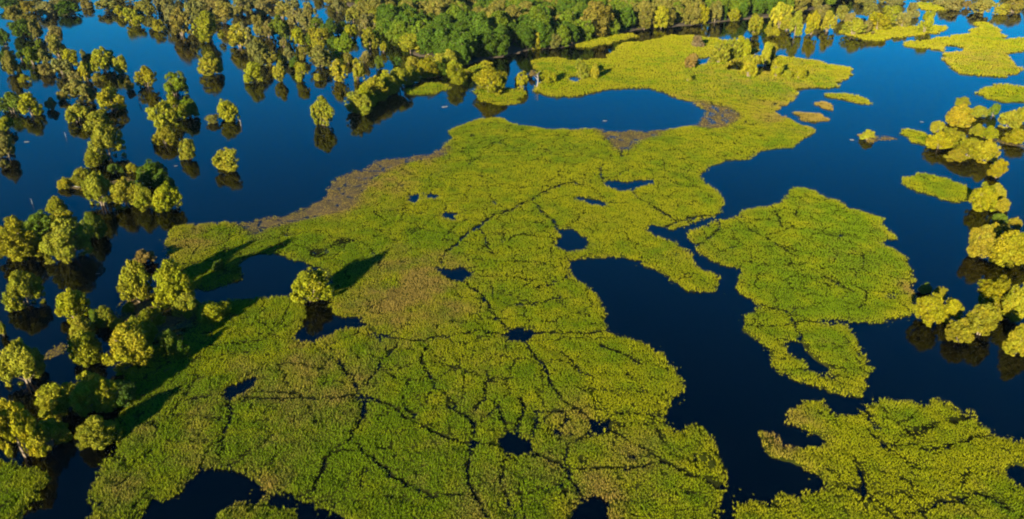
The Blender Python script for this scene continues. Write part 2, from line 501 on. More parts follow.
GX, GY = np.meshgrid(gx, gy)
amp = np.clip(GY / 150.0, 0.8, 2.2)
wx = (fbm(GX, GY, 5.0, 1, 3) - 0.5) * 2.8 * amp
wy = (fbm(GX, GY, 5.0, 2, 3) - 0.5) * 4.0 * amp
wx = wx + (vnoise(GX, GY, 1.1, 5) - 0.5) * 1.5
wy = wy + (vnoise(GX, GY, 1.1, 6) - 0.5) * 2.0
JJ = np.clip(((GY + wy - Y0) / CELL).astype(np.int32), 0, NY - 1)
II = np.clip(((GX + wx - X0) / CELL).astype(np.int32), 0, NX - 1)
landw = land[JJ, II]
mudw = mud[JJ, II]


def blur(a, r, n=2):
    for _ in range(n):
        for ax in (0, 1):
            c = np.cumsum(np.insert(a, 0, 0, axis=ax), axis=ax, dtype=np.float64)
            L = a.shape[ax]
            lo = np.clip(np.arange(L) - r, 0, L); hi = np.clip(np.arange(L) + r + 1, 0, L)
            a = ((np.take(c, hi, ax) - np.take(c, lo, ax)) / np.expand_dims(hi - lo, 1 - ax)).astype(np.float32)
    return a


B = blur(landw, 2) + (fbm(GX, GY, 1.7, 140, 2) - 0.5) * 0.55
B = np.clip(B + (fbm(GX, GY, 7.0, 141, 2) - 0.5) * 0.16, 0, 1.2) * (blur(landw, 6, 1) > 0.02)
edge = blur(landw, 6)              # 1 deep inside, 0.5 at the shore
mudb = blur(mudw, 4)
soft = blur(landw, 3) + (fbm(GX, GY, 1.5, 170, 2) - 0.5) * 0.7 + (fbm(GX, GY, 6.0, 171, 2) - 0.5) * 0.35
pondb = blur(pondm[JJ, II], 5, 1)

# --- channels: distance to centre lines, in metres
chan = np.full((NY, NX), 9.0, dtype=np.float32)
wmod = (0.10 + 1.5 * fbm(GX, GY, 3.5, 44, 2)).astype(np.float32)
for wpx, pts in CHANNELS:
    G = [gp(u, v) for u, v in pts]
    for k in range(len(G) - 1):
        a, b = np.array(G[k][:2]), np.array(G[k + 1][:2])
        s = F_PX / depth_at(0.5 * (pts[k][1] + pts[k + 1][1]))
        hw = max(0.30 * wpx / s, 0.14)
        lo = np.minimum(a, b) - 5; hi = np.maximum(a, b) + 5
        i0, i1 = [int(np.clip((t - X0) / CELL, 0, NX)) for t in (lo[0], hi[0])]
        j0, j1 = [int(np.clip((t - Y0) / CELL, 0, NY)) for t in (lo[1], hi[1])]
        if i1 <= i0 or j1 <= j0:
            continue
        px = GX[j0:j1, i0:i1] + wx[j0:j1, i0:i1] * 0.45
        py = GY[j0:j1, i0:i1] + wy[j0:j1, i0:i1] * 0.45
        ab = b - a
        t = np.clip(((px - a[0]) * ab[0] + (py - a[1]) * ab[1]) / (ab @ ab), 0, 1)
        dd = np.hypot(px - a[0] - t * ab[0], py - a[1] - t * ab[1]) - hw * wmod[j0:j1, i0:i1]
        chan[j0:j1, i0:i1] = np.minimum(chan[j0:j1, i0:i1], dd)
# hair cracks between cushions of growth
def voronoi_edge(x, y, size, seed):
    if ('v', seed) not in _lat:
        r = np.random.default_rng(seed)
        _lat[('v', seed)] = (r.random((256, 256)).astype(np.float32), r.random((256, 256)).astype(np.float32))
    JX, JY = _lat[('v', seed)]
    fx, fy = x / size + 500, y / size + 500
    ix, iy = np.floor(fx).astype(np.int32), np.floor(fy).astype(np.int32)
    f1 = np.full(x.shape, 9.0, dtype=np.float32); f2 = f1.copy()
    for oy in (-1, 0, 1):
        for ox in (-1, 0, 1):
            cx, cy = ix + ox, iy + oy
            q = np.hypot(cx + JX[cy % 256, cx % 256] - fx, cy + JY[cy % 256, cx % 256] - fy).astype(np.float32)
            f2 = np.minimum(f2, np.maximum(f1, q))
            f1 = np.minimum(f1, q)
    return (f2 - f1) * size


jn = int((300 - Y0) / CELL)
vx, vy = GX[:jn] + wx[:jn] * 0.6, GY[:jn] + wy[:jn] * 0.6
ve = voronoi_edge(vx, vy, 8.0, 77)
sel = fbm(GX[:jn], GY[:jn], 14.0, 40, 2)
crack = np.full((NY, NX), 9.0, dtype=np.float32)
crack[:jn] = np.where(sel > 0.42, ve * 0.55 + 0.06, 9.0)

hgt = (np.minimum(B, 1.0) - 0.62) * 0.7 + (fbm(GX, GY, 2.2, 60, 2) - 0.5) * 0.35 * (B > 0.3)
hgt = np.where(mudb > 0.3, np.minimum(hgt, 0.03 + (fbm(GX, GY, 3.0, 61, 3) - 0.40) * 0.30), hgt)
hgt = np.minimum(hgt, chan * 1.3)
hgt = hgt - 0.22 * np.exp(-(crack / 0.24) ** 2)
hgt = np.maximum(hgt, -0.45)

idd = ids[JJ, II]
for _ in range(5):
    n = idd.copy()
    for sh in ((1, 0), (-1, 0), (0, 1), (0, -1)):
        s2 = np.roll(idd, sh, (0, 1))
        n = np.where(n == 0, s2, n)
    idd = n

browny = np.zeros((NY, NX), dtype=np.float32)
for u, v, r, stg in BROWN:
    x, y, _ = gp(u, v)
    s = F_PX / depth_at(v)
    rx = r / s
    q = np.hypot((GX - x) / rx, (GY - y) / (rx * 1.6))
    browny = np.maximum(browny, stg * np.clip(1.25 - q, 0, 1))
browny = browny * np.clip(fbm(GX, GY, 5.0, 90, 3) * 2.6 - 0.55, 0, 1.3)

# --- islands: one mesh each, its shore dipping under the water
QUAD = (np.maximum.reduce([hgt[:-1, :-1], hgt[1:, :-1], hgt[:-1, 1:], hgt[1:, 1:]]) > -0.3) & (idd[:-1, :-1] > 0)
for k, (nm, lab, poly) in enumerate(ISLANDS):
    m = QUAD & (idd[:-1, :-1] == k + 1)
    jj, ii = np.nonzero(m)
    if len(jj) == 0:
        continue
    corner = np.stack([jj * NX + ii, jj * NX + ii + 1, (jj + 1) * NX + ii + 1, (jj + 1) * NX + ii], 1)
    uq, inv = np.unique(corner.ravel(), return_inverse=True)
    vj, vi = uq // NX, uq % NX
    z = hgt[vj, vi]
    V = np.stack([gx[vi], gy[vj], z], 1)
    mu = np.clip(mudb[vj, vi] * 1.4, 0, 1)[:, None]
    nb = fbm(V[:, 0], V[:, 1], 6.0, 95, 3)[:, None]
    c_green = np.array([0.034, 0.044, 0.004]); c_soil = np.array([0.024, 0.024, 0.005])
    c_mud = np.array([0.098, 0.068, 0.036]); c_mud2 = np.array([0.055, 0.048, 0.028])
    base = c_green * (1 - nb) + c_soil * nb
    wet = np.clip(1.2 - np.minimum(chan[vj, vi], crack[vj, vi] * 1.8) / 0.55, 0, 1)[:, None]      # trampled black mud along the trails
    base = base * (1 - wet) + np.array([0.006, 0.007, 0.003]) * wet
    mcol = c_mud * nb + c_mud2 * (1 - nb)
    c = base * (1 - mu) + mcol * mu
    me = mesh_from_arrays("marsh_island", V, inv.reshape(-1, 4), 4, M_MAT, c, True)
    o = link(bpy.data.objects.new("marsh_island", me))
    o["kind"] = "structure"
    o["label"] = lab

# ------------------------------------------------------------------ marsh growth
def lookup(a, x, y):
    j = np.clip(((y - Y0) / CELL - 0.5).round().astype(int), 0, NY - 1)
    i = np.clip(((x - X0) / CELL - 0.5).round().astype(int), 0, NX - 1)
    return a[j, i]


def scatter(ya, yb, sp, r):
    nx, ny = int((X1 - X0) / sp), int((yb - ya) / sp)
    a, b = np.meshgrid(np.arange(nx), np.arange(ny))
    x = X0 + (a + r.random(a.shape)) * sp
    y = ya + (b + r.random(a.shape)) * sp
    x, y = x.ravel(), y.ravel()
    hh = lookup(hgt, x, y)
    eg = lookup(edge, x, y)
    loose = (eg > 0.10) & (lookup(chan, x, y) > 0.1) & (lookup(pondb, x, y) < 0.05) & (vnoise(x, y, 2.4, 150) > 0.42) & (r.random(len(x)) < np.clip((eg - 0.10) / 0.45, 0, 1) ** 1.6 * 0.40)
    ok = ((hh > -0.25) & (lookup(soft, x, y) > 0.40)) | loose
    return x[ok], y[ok]


r = np.random.default_rng(21)
XS, YS, SZ = [], [], []
for ya, yb, sp in ((Y0, 140, 0.31), (140, 200, 0.37), (200, 300, 0.43), (300, 610, 0.74)):
    x, y = scatter(ya, yb, sp, r)
    XS.append(x); YS.append(y); SZ.append(np.full(len(x), sp))
TX, TY, TS = np.concatenate(XS), np.concatenate(YS), np.concatenate(SZ)
md = lookup(mudb, TX, TY); ck = lookup(crack, TX, TY); ed = lookup(edge, TX, TY); chd = lookup(chan, TX, TY)
keep = r.random(len(TX)) > np.clip(md * 1.5, 0, 0.55)
keep &= ~((ck < 0.20) & (r.random(len(TX)) < 0.7))
keep &= r.random(len(TX)) < np.clip((lookup(soft, TX, TY) - 0.30) / 0.42, 0.12, 1)
keep &= r.random(len(TX)) < np.clip((chd + 0.02) / 0.35, 0, 1)
hole = vnoise(TX, TY, 0.9, 98); holem = fbm(TX, TY, 12.0, 99, 2)
keep &= ~((hole > 0.90 - 0.30 * (holem - 0.4)) & (r.random(len(TX)) < np.clip(0.85 - (TY - 100) / 260, 0, 0.8)))
TX, TY, TS, ed, md, ck, chd = TX[keep], TY[keep], TS[keep], ed[keep], md[keep], ck[keep], chd[keep]
N = len(TX)
clump = fbm(TX, TY, 1.5, 70, 2)
hscale = (0.50 + 0.50 * np.clip((clump - 0.3) * 1.8, 0, 1)) * (0.85 + 0.35 * r.random(N))
hscale *= np.clip(0.5 + 0.5 * np.minimum(chd, ck * 1.6) / 0.8, 0.5, 1)
fringe = np.clip((0.93 - ed) / 0.35, 0, 1)
hscale *= (1 + 0.35 * fringe) * (1 - 0.55 * np.clip(md * 1.3, 0, 1))
height = hscale * 0.50 * np.clip(TS / 0.45, 0.9, 1.5)
rad = TS * (0.62 + 0.3 * r.random(N))
# colour of each tuft
big = fbm(TX, TY, 38.0, 80, 3)
mid = fbm(TX, TY, 4.0, 83, 3)
yel = np.clip((big - 0.5) * 2.0 + (mid - 0.5) * 1.8 + 0.42 + 0.28 * fringe + 0.4 * np.clip((TY - 220) / 160, 0, 1) + (r.random(N) - 0.5) * 0.12, 0, 1)[:, None]  # yellower at the fringe and far off: sunlight and haze mixed into the tint
brn = np.clip(lookup(browny, TX, TY) * 1.35 + 0.8 * np.clip(fbm(TX, TY, 3.2, 161, 3) - 0.56, 0, 1) * (fbm(TX, TY, 22.0, 162, 2) > 0.42) + 0.8 * np.clip(fbm(TX, TY, 14.0, 163, 3) - 0.60, 0, 1) + 0.9 * np.clip(md * 1.3, 0, 1) + (r.random(N) - 0.5) * 0.35 - 0.08, 0, 1)[:, None]
c_g = np.array([0.118, 0.182, 0.003]); c_y = np.array([0.235, 0.245, 0.004]); c_b = np.array([0.260, 0.165, 0.045])
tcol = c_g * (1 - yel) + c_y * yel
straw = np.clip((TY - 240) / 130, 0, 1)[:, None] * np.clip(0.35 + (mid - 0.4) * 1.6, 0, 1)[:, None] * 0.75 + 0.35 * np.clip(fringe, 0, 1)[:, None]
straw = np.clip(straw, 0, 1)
tcol = tcol * (1 - 0.6 * straw) + np.array([0.235, 0.190, 0.016]) * 0.6 * straw       # straw reeds, with far haze and sunlit shore edges put into the colour
isl = lookup(idd, TX, TY)
for k, (nm, lab, poly) in enumerate(ISLANDS):
    if nm in ("brown_islet", "tiny", "bush_islet"):
        brn[isl == k + 1] = 0.95
tcol = tcol * (1 - 0.75 * brn) + c_b * 0.75 * brn
tcol *= (0.91 + 0.18 * r.random(N))[:, None]
loose_ = ((lookup(hgt, TX, TY) < -0.07) & (lookup(soft, TX, TY) <= 0.4))[:, None]
tcol = np.where(loose_, tcol * 0.55 + np.array([0.01, 0.02, 0.002]), tcol)
tcol *= (1 + 0.25 * np.clip((TY - 250) / 150, 0, 1))[:, None]     # far reeds paled with distance, haze put into their colour
sunk = (lookup(hgt, TX, TY) < -0.07) & (lookup(soft, TX, TY) <= 0.4)
height = np.where(sunk, height * 0.45, height); rad = np.where(sunk, rad * 0.8, rad)
NB = 8
ang = (np.arange(NB) / NB * 2 * np.pi)[None, :] + r.random((N, 1)) * 6.28 + (r.random((N, NB)) - 0.5) * 0.7
lean = rad[:, None] * (0.25 + 1.45 * r.random((N, NB)))
bh = height[:, None] * (0.55 + 0.75 * r.random((N, NB)))
bw = rad[:, None] * (0.20 + 0.18 * r.random((N, NB)))
ca, sa = np.cos(ang), np.sin(ang)
z0 = np.maximum(lookup(hgt, TX, TY), 0.0)[:, None] - 0.06
bx, by = TX[:, None] - ca * lean * 0.15, TY[:, None] - sa * lean * 0.15
v0 = np.stack([bx - sa * bw, by + ca * bw, np.broadcast_to(z0, bx.shape)], -1)
v1 = np.stack([bx + sa * bw, by - ca * bw, np.broadcast_to(z0, bx.shape)], -1)
v2 = np.stack([TX[:, None] + ca * lean, TY[:, None] + sa * lean, z0 + bh], -1)
TV = np.stack([v0, v1, v2], 2).astype(np.float32)            # N, NB, 3, 3
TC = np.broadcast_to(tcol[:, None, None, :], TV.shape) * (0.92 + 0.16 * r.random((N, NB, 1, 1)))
tid = lookup(idd, TX, TY)
print('tufts', N)
for k, (nm, lab, poly) in enumerate(ISLANDS):
    m = tid == k + 1
    n = int(m.sum())
    if n == 0:
        continue
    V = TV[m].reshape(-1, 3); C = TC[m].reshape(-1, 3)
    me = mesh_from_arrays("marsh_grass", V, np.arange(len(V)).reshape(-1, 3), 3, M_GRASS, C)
    o = link(bpy.data.objects.new("marsh_grass", me))
    o["kind"] = "stuff"
    o["label"] = "low green growth covering the " + lab
    o["category"] = "marsh grass"

# ------------------------------------------------------------------ trees
def tube(path, radii, sides=6):
    V, Fc = [], []
    path = np.array(path, dtype=float)
    for i, (p, rr) in enumerate(zip(path, radii)):
        t = path[min(i + 1, len(path) - 1)] - path[max(i - 1, 0)]
        t /= np.linalg.norm(t) + 1e-9
        u = np.cross(t, (0.3, 1, 0.1)); u /= np.linalg.norm(u)
        w = np.cross(t, u)
        for s in range(sides):
            a = 2 * math.pi * s / sides
            V.append(p + rr * (math.cos(a) * u + math.sin(a) * w))
    for i in range(len(path) - 1):
        for s in range(sides):
            a, b = i * sides + s, i * sides + (s + 1) % sides
            Fc.append((a, b, b + sides, a + sides))
    return np.array(V), np.array(Fc)


def join(parts):
    V, Fc, n = [], [], 0
    for v, f in parts:
        V.append(v); Fc.append(f + n); n += len(v)
    return np.concatenate(V), np.concatenate(Fc)


def make_tree_meshes(seed, lobes, leaves, leaf, tall=False, low=0.0):
    """crown of unit half-width, standing 0..2 high; trunk of several stems"""
    q = np.random.default_rng(seed)
    cen, rad_ = [], []
    nd = 1 if tall else int(q.integers(5, 9))
    domes = []
    a0 = q.random() * 6.28
    for k in range(nd):
        if nd == 1:
            domes.append((np.zeros(3), 1.0, 1.0))
        else:
            th = a0 + k * 6.28 / nd + q.normal(0, 0.3)
            off = q.uniform(0.36, 0.70) if k else q.uniform(0.0, 0.2)
            domes.append((np.array([off * math.cos(th), off * math.sin(th), q.uniform(-0.50, 0.12) if k else q.uniform(0.1, 0.4)]), q.uniform(0.28, 0.44), q.uniform(0.36, 0.60)))
    for dc, dr, dz in domes:
        n = lobes if nd == 1 else int(lobes * 0.50 * (dr / 0.40) ** 2)
        ph = q.random() * 6.28
        a1, a2 = q.random(2) * 6.28
        for i in range(n):
            zz = 1 - 2 * (i + 0.5) / n
            th = ph + i * 2.39996 + q.normal(0, 0.25)
            rr = math.sqrt(max(0, 1 - zz * zz)) if zz > 0 else math.sqrt(1 - 0.75 * zz * zz)
            dirv = np.array([rr * math.cos(th), rr * math.sin(th), zz])
            bump = 0.90 + 0.16 * math.sin(2 * th + a1) * rr + 0.12 * math.sin(3 * th + a2 + 2 * zz) + q.normal(0, 0.12)
            if q.random() < 0.10:
                bump *= 0.68
            lr = q.uniform(0.18, 0.36) * (1.0 if nd == 1 else 0.56)
            c = dc + dirv * np.array([dr, dr, dz]) * max(0.3, (bump - lr * 0.6))
            if nd > 1 and any(np.linalg.norm((c - d2) / np.array([r2, r2, z2])) < 0.55 for d2, r2, z2 in domes if d2 is not dc):
                continue
            cen.append(c); rad_.append(lr)
    for i in range(max(6, lobes // 4)):
        c = q.normal(0, 0.28, 3); cen.append(c); rad_.append(q.uniform(0.25, 0.38))
    cen = np.array(cen); rad_ = np.array(rad_)
    if tall:
        cen[:, 2] *= 1.0
    cen[:, 2] = np.where(cen[:, 2] < 0, cen[:, 2] * 1.28, cen[:, 2])
    # egg: wider low down
    cen[:, :2] *= (1.0 + 0.10 * (-cen[:, 2:3]))
    V, C = [], []
    for c, lr in zip(cen, rad_):
        k = int(leaves * (lr / 0.3) ** 1.6) + 8
        dv = q.normal(0, 1, (k, 3)); dv /= np.linalg.norm(dv, axis=1)[:, None]
        out = c / (np.linalg.norm(c) + 1e-6)
        flip = (dv @ out) < -0.35
        dv[flip] *= -1
        shape = np.array([1, 1, 0.85])
        p = c + dv * shape * lr * (0.55 + 0.62 * q.random((k, 1)) ** 0.7)
        nrm = dv * 0.9 + q.normal(0, 0.6, (k, 3)); nrm /= np.linalg.norm(nrm, axis=1)[:, None]
        ref = q.normal(0, 1, (k, 3))
        u = np.cross(nrm, ref); u /= np.linalg.norm(u, axis=1)[:, None]
        w = np.cross(nrm, u)
        ls = leaf * (0.65 + 0.7 * q.random((k, 1)))
        quad = np.stack([p - u * ls, p + w * ls * 0.55 + nrm * ls * 0.12, p + u * ls, p - w * ls * 0.55 + nrm * ls * 0.12], 1)
        V.append(quad.reshape(-1, 3))
        tone = q.uniform(0.82, 1.18)
        tint = np.array([q.uniform(0.92, 1.10), 1.0, q.uniform(0.8, 1.2)])
        cc = np.ones((k, 1, 3)) * tone * tint * (0.78 + 0.44 * q.random((k, 1, 1)))
        C.append(np.broadcast_to(cc, (k, 4, 3)).reshape(-1, 3))
    V = np.concatenate(V); C = np.concatenate(C)
    ex = 0.5 * (np.percentile(V[:, 0], 99) - np.percentile(V[:, 0], 1) + np.percentile(V[:, 1], 99) - np.percentile(V[:, 1], 1)) / 2
    V[:, :2] /= ex
    zlo, zhi = np.percentile(V[:, 2], 1.5), np.percentile(V[:, 2], 99.5)
    V[:, 2] = (V[:, 2] - zlo) / (zhi - zlo) * 2.0
    V[:, 2] = np.maximum(V[:, 2], 0.02 + 0.06 * q.random(len(V))) + low
    crown = mesh_from_arrays("crown", V, np.arange(len(V)).reshape(-1, 4), 4, M_LEAF, C)
    parts = []
    ns = 1 if tall else int(q.integers(3, 5))
    for s in range(ns):
        a = s / ns * 6.28 + q.random()
        b0 = np.array([0.06 * math.cos(a), 0.06 * math.sin(a), -0.25]) * (0 if tall else 1) + np.array([0, 0, -0.25 if tall else 0])
        top = np.array([0.38 * math.cos(a), 0.38 * math.sin(a), 1.25]) if not tall else np.array([0.05, 0.03, 1.7])
        midp = 0.5 * (b0 + top) + np.array([*q.normal(0, 0.05, 2), 0.05])
        parts.append(tube([b0, 0.5 * (b0 + midp) - [0, 0, 0.02], midp, 0.5 * (midp + top), top], [0.075, 0.062, 0.048, 0.034, 0.015]))
        for e in range(3 if not tall else 7):
            f = q.uniform(0.45, 0.95)
            s0 = midp * (1 - f) + top * f if f > 0.5 else b0 * (1 - f) + midp * f
            ta = q.random() * 6.28
            tip = s0 + np.array([0.45 * math.cos(ta), 0.45 * math.sin(ta), q.uniform(0.15, 0.4)])
            parts.append(tube([s0, 0.5 * (s0 + tip) + [0, 0, 0.04], tip], [0.026, 0.018, 0.007], 5))
    tv, tf = join(parts)
    trunk = mesh_from_arrays("trunk", tv, tf, 4, M_BARK, None, True)
    return crown, trunk


WILLOW = [make_tree_meshes(100 + i, 50, 150, 0.062) for i in range(7)]
FAR = [make_tree_meshes(200 + i, 36, 110, 0.085) for i in range(6)]
FOREST = [make_tree_meshes(300 + i, 50, 95, 0.080, tall=True) for i in range(5)]
BUSH = [make_tree_meshes(400 + i, 18, 110, 0.14) for i in range(3)]

TINT = {
 'y': (0.178, 0.178, 0.008), 'g': (0.088, 0.125, 0.008), 'o': (0.142, 0.132, 0.022),
 'd': (0.050, 0.090, 0.007), 'a': (0.182, 0.166, 0.007), 'b': (0.135, 0.098, 0.030)}
CW = {'y': "yellow-green", 'g': "green", 'o': "olive", 'd': "dark green", 'a': "golden", 'b': "brownish"}
placed = []


def place_tree(u, vb, w, h, col, lab, group, name, meshes, cat="tree"):
    """a tree whose crown shows w x h pixels with its foot on the ground at about row vb"""
    v = vb - h / 2
    b = 4.0
    for _ in range(4):
        s = F_PX / depth_at(v, b)
        a = 0.5 * w / s
        x, y, _z = gp(u, v, b)
        dep = math.atan2(CAM_H - b, y)
        hh = 0.5 * h / s
        b2 = hh * hh - (a * math.sin(dep)) ** 2
        b = math.sqrt(max(b2, 0)) / math.cos(dep)
        b = min(max(b, 0.62 * a), 2.2 * a)
    root = bpy.data.objects.new(name, None)
    root.empty_display_size = 0.5
    link(root)
    root.location = (x, y, 0.0)
    root.rotation_euler = (0, 0, random.random() * 6.28)
    k = 0.96 if meshes is WILLOW else 0.93
    root.scale = (a * k, a * k, b * 0.93)
    crown_me, trunk_me = random.choice(meshes)
    t = bpy.data.objects.new("trunk", trunk_me); link(t, root)
    c = bpy.data.objects.new("crown", crown_me); link(c, root)
    base = np.array(TINT[col]) * random.uniform(0.82, 1.15) * np.array([random.uniform(0.92, 1.10), 1, random.uniform(0.7, 1.8)])
    c.color = (*base, 1)
    root["label"] = lab
    root["category"] = cat
    root["group"] = group
    placed.append((x, y, a))
    return root


ORD = ["first", "second", "third", "fourth", "fifth", "sixth", "seventh", "eighth", "ninth", "tenth", "eleventh", "twelfth",
       "thirteenth", "fourteenth", "fifteenth", "sixteenth", "seventeenth", "eighteenth", "nineteenth", "twentieth"]
